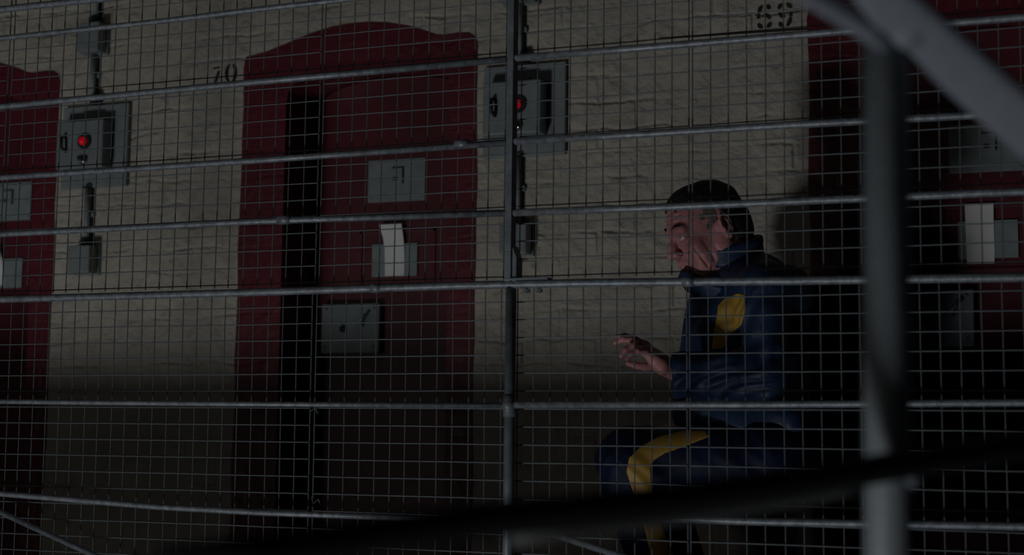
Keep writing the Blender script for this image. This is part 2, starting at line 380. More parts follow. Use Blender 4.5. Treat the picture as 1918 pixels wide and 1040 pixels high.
for k, (pts, r) in lower.items():
    P = rp(pts)
    P = extend(P, XLe if k in ('R5', 'R6a', 'R7a') else None, XRe if k in ('R5', 'R6b', 'R7b') else None)
    MB().tube(P, r, 14).build('handrail' if k == 'R5' else 'rail', M_rail, rail, smooth=True)
# stanchion, balls, foot
zt = at(950, 533, 0)[2]
for X in (0.0, -1.78, 1.72):
    dx = X-.0
    MB().tube([(dx-.003, .004, .0), (dx-.003, .004, zt)], .0118, 16).build('stanchion', M_post, rail, smooth=True)
    for yy in (760, 968):
        z = at(953, yy, 0)[2]
        b = MB().ball((dx-.003, 0, z), .0152, 16); b.tube([(dx-.003, .002, z-.024), (dx-.003, .002, z+.022)], .0135, 16); b.build('ball_joint', M_post, rail, smooth=True)
    MB().tube([(dx-.003, .004, 0), (dx-.003, .004, .012)], .04, 20).build('base_flange', M_post, rail)
# diagonal braces below the bottom rail
def brace(p, q):
    A = np.array(at(*p, -.012)); B = np.array(at(*q, -.012)); t = (.0-A[2])/(B[2]-A[2]); B = A+(B-A)*t
    MB().tube([A, B], .0068, 12).build('brace', M_rail, rail, smooth=True)
brace((-14, 953), (180, 1042)); brace((955, 975), (1150, 1038))
# collars where tubes are sleeved
for (a, b) in ((705, 540), (1290, 528)):
    c = at(a, b, 0); MB().tube([c+np.array([-.012, 0, 0]), c+np.array([.012, 0, 0])], .0104, 14).build('sleeve', M_rail, rail, smooth=True)

def mesh_panel(x0, x1, z0, z1, par, y=.032, pitch=.0381, r=.00135, zoff=0., label=None, shear=0., wob=0.):
    m = MB(); nx = int(round((x1-x0)/pitch)); nz = int(round((z1-z0)/pitch))
    px = (x1-x0)/nx
    rg = random.Random(int(abs(x0)*1000)+int(z0*77))
    for i in range(nx+1):
        x = x0+px*i; e = i in (0, nx)
        j = rg.uniform(-.0012, .0012)
        zz = np.linspace(z0, z1, 5)
        m.tube([(x+j+shear*(z-z0)+wob*math.sin(3*z+i*.1), y+rg.uniform(-.0006, .0006), z) for z in zz], r*(1.15 if e else 1), 6, cap=False)
    for k in range(int((z1-z0)/pitch)+1):
        z = z0+pitch*k+zoff
        if z > z1: break
        xx = np.linspace(x0, x1, 9)
        m.tube([(x+shear*(z-z0), y-.003+rg.uniform(-.0006, .0006), z+rg.uniform(-.0005, .0005)) for x in xx], r, 6, cap=False)
    return m.build('mesh_panel', M_wire, par, smooth=True)
sx0 = at(591, 650, .032)[0]; sx1 = at(1293, 650, .032)[0]
edges = [(-2.22, sx0-.888-.005), (sx0-.883, sx0-.006), (sx0+.005, sx1-.003), (sx1+.003, sx1+.886), (sx1+.892, 2.4)]
for a, b in edges:
    mesh_panel(a, b, .03, zt-.006, rail, y=.034, zoff=.012, shear=-.006)
for (a, b) in ((588, 768), (594, 940)):
    ties = MB(); c = at(a, b, .03); ties.tube([c+np.array([-.012, -.004, .010]), c+np.array([-.004, -.008, -.004]), c+np.array([.006, -.006, .006]), c+np.array([.012, -.004, -.008])], .0016, 6)
    ties.build('wire_tie', M_wire, rail)

# upper security screen bolted to the handrail
scr = rail
upper = {'R4a': ([(0, 439), (477, 415), (948, 399)], .0075), 'R4b': ([(958, 399), (1200, 390), (1480, 377.5), (1918, 358.5)], .0080),
         'R3a': ([(0, 333), (477, 301), (948, 267.3)], .0076), 'R3b': ([(958, 265.5), (1200, 251.5), (1480, 234), (1918, 211)], .0078),
         'R2a': ([(0, 200), (477, 154), (948, 111)], .0080), 'R2b': ([(958, 109.5), (1200, 90), (1480, 66.5), (1918, 32)], .0078),
         'R1': ([(0, 72), (300, 40), (480, 18), (640, 0)], .0066), 'R0': ([(0, 18), (140, 3), (200, -3)], .0085)}
for k, (pts, r) in upper.items():
    P = rp(pts)
    if k in ('R1', 'R0'): P = extend(P, XLe, XRe)
    else: P = extend(P, XLe if k[-1] == 'a' else None, XRe if k[-1] == 'b' else None)
    MB().tube(P, r, 14).build('rail', M_rail, scr, smooth=True)
for (a, b, rr) in ((533, 412, .0105), (866, 270, .0100)):
    c = at(a, b, 0); MB().tube([c+np.array([-.016, 0, 0]), c+np.array([.016, 0, 0])], rr, 14).build('sleeve', M_rail, scr, smooth=True)
for X in (0.0, -1.78, 1.72):
    a = MB(); zk = at(955, 470, 0)[2]
    a.box((X-.0135, -.011, zk), (X+.001, -.006, 2.35)); a.box((X-.003, -.006, zk), (X+.001, .018, 2.35))
    # lower bent part, set a little to the right
    a.box((X-.0135, -.011, zt+.006), (X+.001, -.006, zk)); a.box((X-.003, -.006, zt+.006), (X+.001, .024, zk+.01))
    a.add([(X+.001, -.006, zt+.006), (X+.012, -.006, zt+.006), (X+.012, -.006, zk-.015), (X+.001, -.006, zk+.012), (X+.001, .03, zt+.006), (X+.012, .03, zt+.006), (X+.012, .03, zk-.015), (X+.001, .03, zk+.012)],
          [(0, 1, 2, 3), (7, 6, 5, 4), (0, 4, 5, 1), (1, 5, 6, 2), (2, 6, 7, 3), (3, 7, 4, 0)])
    a.build('angle_post', M_post, scr, bevel=.0008)
    f_ = MB(); f_.box((X-.012, -.012, zt+.008), (X+.085, .02, zt+.0125)); ft = f_.build('foot_plate', M_post, scr, bevel=.001)
    for bx in (.034, .062):
        b = MB(); b.tube([(X+bx, .0, zt-.02), (X+bx, .0, zt+.008)], .0035, 8); b.tube([(X+bx, .0, zt-.0185), (X+bx, .0, zt-.011)], .0075, 6); b.build('bolt', M_post, ft)
ux0 = at(597, 300, .032)[0]+.004; ux1 = at(1293, 300, .032)[0]
for a, b in [(-2.22, ux0-.888-.006), (ux0-.880, ux0-.005), (ux0+.004, ux1-.0035), (ux1+.0035, ux1+.886), (ux1+.892, 2.4)]:
    mesh_panel(a, b, zt+.014, 2.33, scr, y=.034, zoff=.006, shear=.0)

# ------------------------------------------------------------------ near stair railing, out of focus
st = empty('stair_railing', deep(1665, 1600, 1.3)); tag(st, 'blurred grey stair railing close to the lens at the right, with sloping bars', 'railing')
MB().tube([deep(1664, 1650, 1.32), deep(1660, 80, 1.32)], .0195, 24).build('post', M_spost, st, smooth=True)
MB().tube([deep(1160, -225, 1.12), deep(1460, -42, 1.24), deep(1560, 15, 1.27), deep(1620, 52, 1.295), deep(1668, 88, 1.31)], .0098, 20).build('handrail', M_stair, st, smooth=True)
A_ = deep(1662, 10, 1.28); B_ = deep(2112, 402, 1.46)
t_ = (B_-A_)/np.linalg.norm(B_-A_); nrm = np.cross(t_, fw); nrm /= np.linalg.norm(nrm); bk = np.cross(nrm, t_)
if bk @ fw < 0: bk = -bk
dl = nrm if nrm[2] < 0 else -nrm              # the flat face is turned down and to the left
an_ = math.radians(38); nrm, bk = nrm*math.cos(an_)+bk*math.sin(an_)*(1 if nrm[2] < 0 else -1), bk*math.cos(an_)-dl*math.sin(an_)
hb = MB()
prof = [(-.0190, 0), (-.0180, -.0045), (-.011, -.0065), (0, -.0070), (.011, -.0065), (.0180, -.0045), (.0190, 0), (.0180, .006), (-.0180, .006)]
n = len(prof); V = []
cuts = [(A_-t_*.07, .35), (A_-t_*.03, .55), (A_, 1.0), (A_+(B_-A_)*.5, 1.03), (B_, 1.08), (A_+(B_-A_)*2.2, 1.1)]
for c, s_ in cuts:
    for a, b in prof: V.append(c+nrm*a*s_*1.22+bk*b)
Fc = [(i*n+k, i*n+(k+1) % n, (i+1)*n+(k+1) % n, (i+1)*n+k) for i in range(len(cuts)-1) for k in range(n)]+[tuple(range(n))[::-1], tuple((len(cuts)-1)*n+k for k in range(n))]
hb.add(V, Fc); hb.build('flat_bar', M_stair, st, smooth=True)
MB().ball(deep(1690, 55, 1.31), .024, 18, (1.0, .8, .8)).build('rail_fitting', M_stair, st, smooth=True)
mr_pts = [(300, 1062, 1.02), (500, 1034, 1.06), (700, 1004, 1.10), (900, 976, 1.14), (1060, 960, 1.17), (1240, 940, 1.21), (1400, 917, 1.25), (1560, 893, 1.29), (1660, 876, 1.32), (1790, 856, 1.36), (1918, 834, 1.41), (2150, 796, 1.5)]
MB().tube([deep(a, b, c-.042) for a, b, c in mr_pts], .0125, 22).build('mid_rail', M_black, st, smooth=True)['label'] = 'mid rail in the black of its shaded side'  # shade on the upper side of the rail put into its black
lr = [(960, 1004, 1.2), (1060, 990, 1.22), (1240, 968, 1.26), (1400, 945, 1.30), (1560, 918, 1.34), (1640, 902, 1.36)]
MB().tube([deep(a, b, c) for a, b, c in lr], .0088, 18).build('lit_underside_tube', M_dim, st, smooth=True)  # added tube, stands in for the lit underside of the mid rail
MB().ball(deep(1690, 886, 1.32), .0165, 20).build('ball_joint', M_stair, st, smooth=True)

# ------------------------------------------------------------------ the man: smooth-union distance fields meshed by surface nets
BIG = 1.0
class Field:
    def __init__(s, xs, ys, zs):
        s.ax = [np.asarray(a, np.float64) for a in (xs, ys, zs)]
        s.g = np.full([len(a) for a in s.ax], BIG, np.float32)
    def sub(s, lo, hi):
        sl = [];
        for a, l, h in zip(s.ax, lo, hi): sl.append(slice(int(np.searchsorted(a, l)), int(np.searchsorted(a, h))))
        return tuple(sl)
    def pts(s, sl): return np.meshgrid(*[a[q].astype(np.float32) for a, q in zip(s.ax, sl)], indexing='ij')
    def apply(s, fn, lo, hi, k, op, pad=None):
        pad = (k*1.2+.012) if pad is None else pad
        sl = s.sub(np.array(lo)-pad, np.array(hi)+pad)
        if any(q.stop-q.start < 2 for q in sl): return
        X, Y, Z = s.pts(sl); d = fn(X, Y, Z); g = s.g[sl]
        if op == 'u':
            h = np.clip(.5+.5*(g-d)/k, 0, 1); g = g*(1-h)+d*h-k*h*(1-h)
        elif op == 's':
            d = -d; h = np.clip(.5-.5*(g-d)/k, 0, 1); g = g*(1-h)+d*h+k*h*(1-h)
        elif op == 'i':
            g = np.maximum(g, d)
        s.g[sl] = g
    # primitives
    def cone(s, a, b, ra, rb, k=.02, op='u'):
        a = np.array(a, np.float32); b = np.array(b, np.float32); ba = b-a; L2 = float(ba @ ba)+1e-9
        def fn(X, Y, Z):
            px, py, pz = X-a[0], Y-a[1], Z-a[2]
            t = np.clip((px*ba[0]+py*ba[1]+pz*ba[2])/L2, 0, 1)
            return np.sqrt((px-t*ba[0])**2+(py-t*ba[1])**2+(pz-t*ba[2])**2)-(ra+(rb-ra)*t)
        r = max(ra, rb); s.apply(fn, np.minimum(a, b)-r, np.maximum(a, b)+r, k, op)
    def ell(s, c, r, R=None, k=.02, op='u'):
        c = np.array(c, np.float32); r = np.array(r, np.float32); R = np.eye(3) if R is None else np.array(R)   # rows = local axes
        def fn(X, Y, Z):
            p = (X-c[0], Y-c[1], Z-c[2]); q = [sum(float(R[i][j])*p[j] for j in range(3)) for i in range(3)]
            k0 = np.sqrt((q[0]/r[0])**2+(q[1]/r[1])**2+(q[2]/r[2])**2); k1 = np.sqrt((q[0]/r[0]**2)**2+(q[1]/r[1]**2)**2+(q[2]/r[2]**2)**2)
            return k0*(k0-1)/np.maximum(k1, 1e-4)
        m = float(max(r)); s.apply(fn, c-m, c+m, k, op)

def nets(g, ax):
    ins = g < 0
    nx, ny, nz = g.shape
    c = np.zeros((nx-1, ny-1, nz-1), np.uint8)
    for i in (0, 1):
        for j in (0, 1):
            for k in (0, 1): c += ins[i:nx-1+i, j:ny-1+j, k:nz-1+k]
    idx = np.argwhere((c > 0) & (c < 8)); vid = np.full(c.shape, -1, np.int32); vid[tuple(idx.T)] = np.arange(len(idx))
    del c
    P = np.zeros((len(idx), 3)); N = np.zeros(len(idx))
    crn = [(i, j, k) for i in (0, 1) for j in (0, 1) for k in (0, 1)]
    val = {q: g[idx[:, 0]+q[0], idx[:, 1]+q[1], idx[:, 2]+q[2]].astype(np.float64) for q in crn}
    for q in crn:
        for d in range(3):
            if q[d]: continue
            e = list(q); e[d] = 1; e = tuple(e); a, b = val[q], val[e]; m = (a < 0) != (b < 0)
            t = np.where(m, a/np.where(m, a-b, 1), 0)
            for d2 in range(3):
                lo = ax[d2][idx[:, d2]]; hi = ax[d2][idx[:, d2]+1]
                pos = lo+(hi-lo)*(t if d2 == d else q[d2])
                P[:, d2] += np.where(m, pos, 0)
            N += m
    P /= N[:, None]
    Fs = []
    for d in range(3):
        a = [slice(None)]*3; b = [slice(None)]*3; a[d] = slice(0, -1); b[d] = slice(1, None)
        A, B = ins[tuple(a)], ins[tuple(b)]; ch = A != B
        o1, o2 = [q for q in range(3) if q != d]
        e = np.argwhere(ch); e = e[(e[:, o1] > 0) & (e[:, o2] > 0) & (e[:, o1] < g.shape[o1]-1) & (e[:, o2] < g.shape[o2]-1)]
        fl = A[tuple(e.T)]
        def V(da, db):
            q = e.copy(); q[:, o1] -= da; q[:, o2] -= db; return vid[tuple(q.T)]
        Q = np.stack([V(1, 1), V(0, 1), V(0, 0), V(1, 0)], 1)
        fl2 = fl if d != 1 else ~fl
        Q[~fl2] = Q[~fl2][:, ::-1]; Fs.append(Q)
    Fq = np.concatenate(Fs); Fq = Fq[(Fq >= 0).all(1)]
    return P, Fq
def mesh_field(f, name, m, parent=None, smooth_it=2):
    P, Fq = nets(f.g, f.ax)
    me = bpy.data.meshes.new(name); me.vertices.add(len(P)); me.vertices.foreach_set('co', P.astype(np.float32).ravel())
    me.loops.add(len(Fq)*4); me.loops.foreach_set('vertex_index', Fq.astype(np.int32).ravel())
    me.polygons.add(len(Fq)); me.polygons.foreach_set('loop_start', np.arange(0, len(Fq)*4, 4, dtype=np.int32)); me.polygons.foreach_set('loop_total', np.full(len(Fq), 4, np.int32))
    me.update(calc_edges=True); me.validate()
    c0 = (P.min(0)+P.max(0))/2; c0[2] = P[:, 2].min(); me.transform(Matrix.Translation(-Vector(c0)))
    me.materials.append(m); me.shade_smooth()
    o = bpy.data.objects.new(name, me); COL.objects.link(o); o.location = c0
    if smooth_it:
        s_ = o.modifiers.new('relax', 'SMOOTH'); s_.factor = .5; s_.iterations = smooth_it
    if parent: setpar(o, parent)
    return o
def ramp_axis(segs):
    out = [segs[0][0]]
    for lo, hi, st in segs:
        n = max(1, int(round((hi-out[-1])/st))); out += list(np.linspace(out[-1], hi, n+1)[1:])
    return np.array(out)

man = empty('person', (.32, .72, 0))
tag(man, 'person crouching behind the mesh in navy jacket and yellow-striped trousers, hand held out', 'person')

# ---- joints
def P3(px, py, y): return at(px, py, y)
HC = at(1323, 430, .70)                       # head centre
hy = math.radians(180+38)                     # facing along -x and turned towards the railing
tl = math.radians(20)
fwd = np.array([math.cos(hy)*math.cos(tl), math.sin(hy)*math.cos(tl), -math.sin(tl)])
lft = np.array([-math.sin(hy), math.cos(hy), 0.])
upv = np.cross(fwd, lft)
HR = np.array([fwd, lft, upv])                # rows: local axes
def H(x, y, z): return HC+fwd*x+lft*y+upv*z
pel = P3(1432, 868, .80)
chest = P3(1395, 640, .76); nk = P3(1368, 505, .74)
shL = P3(1432, 548, .575); elL = P3(1432, 705, .52); wrL = P3(1262, 692, .47)
shR = P3(1350, 560, .93); elR = P3(1400, 735, 1.02); wrR = P3(1285, 812, .97)
hipL = P3(1440, 862, .66); knL = P3(1176, 864, .60); anL = P3(1272, 1155, .62)
hipR = P3(1425, 862, .88); knR = P3(1200, 858, .93); anR = P3(1330, 1125, .92)
anL[2] = .085; anR[2] = .085

# ---- body: head, neck, trunk, limbs and hands as one surface
xs = ramp_axis([(.02, .06, .006), (.06, .335, .0017), (.335, .40, .003), (.40, .80, .007)])
ys = ramp_axis([(.36, .40, .005), (.40, .52, .0019), (.52, .59, .003), (.59, .82, .0018), (.82, 1.12, .007)])
zs = ramp_axis([(-.01, .70, .009), (.70, .90, .0019), (.90, .99, .004), (.99, 1.27, .0017), (1.27, 1.29, .005)])
B = Field(xs, ys, zs)
# trunk and limbs (under the clothes)
B.cone(pel, chest, .105, .115, .04); B.cone(chest, nk, .11, .06, .05); B.ell(pel, (.12, .15, .09), k=.04)
for a, b, c, w_ in ((shL, elL, wrL, 1), (shR, elR, wrR, 1)):
    B.cone(chest+np.array([0, 0, .06]), a, .07, .05, .05)
    B.cone(a, b, .043, .034, .03); B.cone(b, c, .034, .0235, .02)
for a, b, c in ((hipL, knL, anL), (hipR, knR, anR)):
    B.cone(a, b, .075, .05, .04); B.cone(b, c, .048, .032, .02)
    B.cone(c, c+np.array([-.10, 0, -.045]), .03, .02, .02)
# neck
B.cone(H(-.035, 0, -.06), nk, .052, .062, .03); B.cone(H(-.03, 0, -.02), nk+np.array([.03, 0, -.02]), .05, .06, .03)
# head
k = .012
B.ell(H(-.012, 0, .036), (.094, .0745, .076), HR, .03)
B.ell(H(.022, 0, .028), (.074, .062, .072), HR, .02)          # forehead
B.ell(H(.030, 0, -.035), (.058, .058, .080), HR, .02)        # face block
B.ell(H(.055, 0, -.090), (.034, .036, .028), HR, .025)       # chin mass
for sgn in (1, -1):
    B.cone(H(-.002, .052*sgn, -.052), H(.060, .022*sgn, -.098), .013, .015, .03)   # jaw line
    B.cone(H(-.010, .056*sgn, -.01), H(-.002, .052*sgn, -.052), .014, .013, .03)
    B.ell(H(.060, .040*sgn, -.028), (.022, .020, .018), HR, .018)                  # cheekbone
    B.ell(H(.050, .044*sgn, -.062), (.020, .014, .026), HR, .016)                  # jowl
    B.cone(H(.080, .044*sgn, .019), H(.090, .012*sgn, .018), .0105, .0105, .012)   # brow ridge
    B.ell(H(.098, .034*sgn, -.001), (.017, .0165, .0125), HR, .012, 's')             # socket
B.cone(H(.086, 0, .014), H(.104, 0, -.018), .0085, .0105, .010)                    # nose bridge
B.cone(H(.104, 0, -.018), H(.112, 0, -.034), .0105, .0125, .008)
for sgn in (1, -1):
    B.ell(H(.101, .0135*sgn, -.037), (.0115, .0075, .0085), HR, .005)              # wings
B.ell(H(.075, 0, -.063), (.024, .027, .020), HR, .014)                               # muzzle
B.cone(H(.087, .020, -.064), H(.0975, 0, -.059), .0045, .0062, .005); B.cone(H(.087, -.020, -.064), H(.0975, 0, -.059), .0045, .0062, .005)
B.cone(H(.085, .018, -.070), H(.0950, 0, -.073), .0045, .0070, .005); B.cone(H(.085, -.018, -.070), H(.0950, 0, -.073), .0045, .0070, .005)
B.cone(H(.092, .026, -.0665), H(.1045, 0, -.0663), .0018, .0018, .003, 's'); B.cone(H(.092, -.026, -.0665), H(.1045, 0, -.0663), .0018, .0018, .003, 's')
B.cone(H(.094, 0, -.084), H(.094, 0, -.084), .005, .005, .01, 's')
B.ell(H(.082, 0, -.100), (.017, .020, .015), HR, .012)
for sgn in (1, -1):
    B.ell(H(.105, .008*sgn, -.0475), (.006, .0038, .004), HR, .003, 's')           # nostril
    # creases: nasolabial, jowl lines, crow's feet, under-eye
    for pts, r_ in (([(.098, .021, -.034), (.090, .030, -.050), (.082, .033, -.070)], .0024),
                    ([(.070, .053, -.036), (.062, .056, -.060), (.052, .054, -.086)], .0030),
                    ([(.046, .064, -.022), (.038, .064, -.050), (.032, .060, -.078)], .0034),
                    ([(.026, .068, -.036), (.018, .067, -.062), (.014, .062, -.082)], .0030),
                    ([(.092, .022, -.012), (.086, .036, -.017), (.078, .046, -.012)], .0018),
                    ([(.076, .052, .004), (.066, .060, .010)], .0014), ([(.076, .052, -.002), (.066, .061, -.004)], .0014)):
        for p_, q_ in zip(pts[:-1], pts[1:]):
            B.cone(H(p_[0], p_[1]*sgn, p_[2]), H(q_[0], q_[1]*sgn, q_[2]), r_*.62, r_*.62, .0065, 's')
for zz in (.043, .054, .065):                                                      # forehead lines
    prev = None
    for a in np.linspace(-.040, .040, 13):
        z_ = zz+.0025*math.sin(a*70+zz*200)
        k_ = 1-(a/.062)**2-((z_-.028)/.072)**2
        q_ = H(.022+.074*math.sqrt(max(k_, .01))+.0012, a, z_)
        if prev is not None: B.cone(prev, q_, .0008, .0008, .004, 's')
        prev = q_
# lids: a skin ball over each eye, slit open
for sgn in (1, -1):
    B.ell(H(.0775, .0325*sgn, -.001), (.0146, .0150, .0142), HR, .005)
    B.ell(H(.0915, .0330*sgn, -.0015), (.0110, .0138, .0058), HR, .0025, 's')
    pts = [(.0900, .020, .006), (.0925, .030, .0098), (.0880, .040, .0085), (.0820, .0465, .004)]
    for p_, q_ in zip(pts[:-1], pts[1:]): B.cone(H(p_[0], p_[1]*sgn, p_[2]), H(q_[0], q_[1]*sgn, q_[2]), .0012, .0012, .003, 's')
    pts = [(.0930, .022, -.0125), (.0900, .034, -.0165), (.0820, .046, -.0125)]
    for p_, q_ in zip(pts[:-1], pts[1:]): B.cone(H(p_[0], p_[1]*sgn, p_[2]), H(q_[0], q_[1]*sgn, q_[2]), .0016, .0016, .004, 's')
# ears
for sgn in (1, -1):
    out = lft*sgn; eb = fwd*-.35+out*.94; eb /= np.linalg.norm(eb); ef = np.cross(eb, upv)*sgn; ef = ef/np.linalg.norm(ef); eu = np.cross(ef, eb)*sgn
    if eu @ upv < 0: eu = -eu
    tlt = math.radians(-12); ef2 = ef*math.cos(tlt)+eu*math.sin(tlt); eu2 = -ef*math.sin(tlt)+eu*math.cos(tlt)
    RE = np.array([ef2, eb, eu2]); E0 = H(-.016, .0785*sgn, -.004)
    B.ell(E0, (.0185, .0065, .031), RE, .006); B.cone(H(-.006, .070*sgn, -.004), E0, .011, .010, .008)
    def EP(a, b, c): return E0+ef2*a+eb*b+eu2*c
    ring = [(.012, -.010), (.0165, .004), (.014, .018), (.004, .029), (-.008, .029), (-.0165, .018), (-.0175, .002), (-.013, -.014), (-.004, -.026), (.004, -.027)]
    s1 = 1 if (ef2 @ fwd) > 0 else -1
    B.ell(EP(.002*s1, .0075, .002), (.010, .0062, .016), RE, .004, 's')
    for (a, c), (a2, c2) in zip(ring[:-1], ring[1:]): B.cone(EP(a*s1, .0035, c), EP(a2*s1, .0035, c2), .0034, .0034, .003)
    B.cone(EP(-.007*s1, .004, .014), EP(-.008*s1, .004, -.010), .0026, .0026, .003)
    B.ell(EP(.002*s1, .002, -.026), (.0080, .0055, .009), RE, .004); B.ell(EP(.013*s1, .004, -.004), (.004, .004, .006), RE, .003)
# hands
def hand(wr, palm_pts, fingers, thumb, f=B):
    for (a, b, ra, rb) in palm_pts: f.cone(a, b, ra, rb, .010)
    for ch, r_ in fingers+[thumb]:
        m_ = len(ch)
        for i in range(m_-1):
            ra = r_*(1-.10*i); rb = r_*(1-.10*(i+1))
            f.cone(ch[i], ch[i+1], ra, rb, .0035 if i else .006)
            if 0 < i: f.ell(ch[i], (ra*1.10,)*3, k=.003)
I = lambda *a: P3(*a)
kn = [I(1209, 647, .475), I(1206, 650, .452), I(1207, 656, .432), I(1211, 663, .414)]
palm = [(wrL, I(1228, 668, .468), .021, .0165), (wrL, I(1230, 676, .425), .021, .0150), (I(1240, 682, .45), kn[0], .0175, .0105), (I(1238, 680, .445), kn[1], .018, .0108), (I(1238, 683, .44), kn[2], .018, .0104), (I(1240, 688, .432), kn[3], .0175, .0096),
        (I(1245, 691, .455), I(1224, 686, .474), .017, .0125)]
fing = [([kn[0], I(1186, 634, .478), I(1170, 630, .478), I(1157, 631, .477)], .0088),
        ([kn[1], I(1184, 638, .452), I(1167, 636, .449), I(1153, 642, .447)], .0090),
        ([kn[2], I(1186, 648, .424), I(1172, 656, .418), I(1164, 667, .416)], .0086),
        ([kn[3], I(1194, 658, .400), I(1182, 664, .394), I(1174, 673, .392)], .0076)]
thb = ([I(1228, 688, .476), I(1208, 688, .486), I(1192, 685, .486), I(1177, 681, .482)], .0100)
hand(wrL, palm, fing, thb)
d_ = np.array([-.085, -.02, -.01])
B.cone(wrR, wrR+d_*.5, .026, .030, .01)
for i_ in range(4):
    a = wrR+d_*.5+np.array([0, -.028+.019*i_, 0]); b = a+np.array([-.045, 0, -.006]); c = b+np.array([-.022, 0, -.020])
    B.cone(a, b, .0095, .0088, .006); B.cone(b, c, .0088, .0078, .004)
a = wrR+d_*.3+np.array([0, -.03, 0]); B.cone(a, a+np.array([-.03, -.03, -.01]), .011, .009, .008)
body = mesh_field(B, 'body', M_skin, man, 1)
del B

# ---- eyes
for sgn in (1, -1):
    ec = H(.0770, .0325*sgn, -.001)
    gaze = fwd*.90+np.array([-.05, -.10, .38]); gaze /= np.linalg.norm(gaze)
    e = MB().ball((0, 0, 0), .0124, 24); e.v = [tuple(np.array(v)+ec) for v in e.v]
    eo = e.build('eyeball', M_eye, man, smooth=True)
    ir = MB(); ir.ball((0, 0, 0), .0060, 16)
    ir.v = [tuple(np.array(v)+ec+gaze*.0072) for v in ir.v]; ir.build('iris', M_iris, eo, smooth=True)

# ---- hair
def nz(u, v, w_, seed, n_=6, fr=1.0):
    r = np.random.RandomState(seed); o = 0
    for i in range(n_):
        d = r.normal(size=3); d /= np.linalg.norm(d); q = fr*(1+r.rand()*1.5); o = o+np.sin((d[0]*u+d[1]*v+d[2]*w_)*q+r.rand()*6.28)
    return o/n_**.5
def hair_field(grow, region, amp):
    f = Field(np.arange(HC[0]-.135, HC[0]+.135, .0017), np.arange(HC[1]-.135, HC[1]+.135, .0017), np.arange(HC[2]-.12, HC[2]+.145, .0017))
    f.ell(H(-.012, 0, .036), (.094+grow, .0745+grow, .076+grow*1.1), HR, .01)
    f.ell(H(.022, 0, .028), (.074+grow*.6, .062+grow, .072+grow), HR, .02)
    f.ell(H(-.055, 0, -.015), (.054+grow, .060+grow, .075), HR, .02)
    sl = (slice(None),)*3; X, Y, Z = f.pts(sl); q = (X-HC[0], Y-HC[1], Z-HC[2])
    x = q[0]*fwd[0]+q[1]*fwd[1]+q[2]*fwd[2]; y = q[0]*lft[0]+q[1]*lft[1]; z = q[0]*upv[0]+q[1]*upv[1]+q[2]*upv[2]
    ang = np.arctan2(z-.02, y)
    strands = np.abs(np.sin(ang*34+nz(x*40, y*40, z*40, 3)*1.6+x*25))*.6+np.abs(np.sin(ang*71+nz(x*60, y*60, z*60, 4)*2+x*60))*.4
    f.g = f.g-amp*(strands-.5)-.0025*nz(x*45, y*45, z*45, 9)
    f.g = np.maximum(f.g, region(x, y, z))
    return f
def top_region(x, y, z):
    ay = np.abs(y)
    # hairline: forehead at z .085, receding at the temples, behind the ears, down to the nape
    line = np.where(x > .02, .069+(.062-x)*-.08+(ay < .03)*-.004+np.clip(ay-.03, 0, .03)*.2, np.where(x > -.012, .048, np.clip(.048+(x+.012)*3.2, -.095, .048)))
    line = line+.003*np.sin(x*160)+.002*np.sin(y*230)
    return np.maximum(line-z, x-.078)
hf = hair_field(.0075, top_region, .0030); mesh_field(hf, 'hair', M_hair, man, 1)
def temple_region(x, y, z):
    ay = np.abs(y); f_ = .040-.35*np.abs(z-.034)+.0008*np.sin(z*300+y*90)
    return np.maximum(np.maximum(x-f_+.01*(z > .04), -.004-x-.000), np.maximum(np.maximum(z-.060, -.020-z+(x-.012)*1.0*(x > .012)), .045-ay))
hf = hair_field(.0030, temple_region, .0016); t_o = mesh_field(hf, 'temple_hair', M_grey, man, 1); t_o['label'] = 'grey hair at the temple'
# eyebrows
for sgn in (1, -1):
    eb_ = MB()
    for i_ in range(26):
        t = i_/25; a = np.array([.094-.018*t**2, (.012+.036*t), .0245+.007*math.sin(t*2.6)])
        b = a+np.array([-.001, .006, .003-.004*t]); rr = .0011*(1-.4*t)
        for dz_ in (-.002, .0005, .003):
            eb_.tube([H(a[0]+.004, a[1]*sgn, a[2]+dz_), H(b[0]+.0045, b[1]*sgn, b[2]+dz_)], [rr, rr*.4], 5)
    eb_.build('eyebrow', M_hair, man)

# ---- jacket
def limb_wr(f, a, b, amp, freq, seed, rad, lo=-.02, sl_=.6):
    a = np.array(a); b = np.array(b); L = np.linalg.norm(b-a); t = (b-a)/L
    n1 = np.cross(t, [0, 1, 0]); n1 /= np.linalg.norm(n1); n2 = np.cross(t, n1)
    def fn(X, Y, Z):
        p = (X-a[0], Y-a[1], Z-a[2]); u = p[0]*t[0]+p[1]*t[1]+p[2]*t[2]; v = p[0]*n1[0]+p[1]*n1[1]+p[2]*n1[2]; w_ = p[0]*n2[0]+p[1]*n2[1]+p[2]*n2[2]
        rr = np.sqrt(v*v+w_*w_); th = np.arctan2(v, w_)
        m = np.clip((u-lo)/.04, 0, 1)*np.clip((L+.02-u)/.04, 0, 1)*np.clip((rad*1.9-rr)/.03, 0, 1)
        ph = u*freq+sl_*th*2+1.3*np.sin(u*17+th*1.5+seed)+.8*np.sin(th*3+seed)
        return amp*m*(.62*np.sin(ph)+.38*np.sin(ph*2.3+1.1+.7*np.sin(th*4+u*30+seed))+.25*np.abs(np.sin(ph*.7+th)))
    sl = f.sub(np.minimum(a, b)-rad*2, np.maximum(a, b)+rad*2)
    X, Y, Z = f.pts(sl); f.g[sl] = f.g[sl]-fn(X, Y, Z)
hem = P3(1410, 790, .78)
J = Field(np.arange(.10, .76, .0042), np.arange(.40, 1.13, .0042), np.arange(.50, 1.16, .0042))
J.ell((pel+chest)/2+np.array([.0, 0, -.05]), (.150, .175, .145), k=.04)
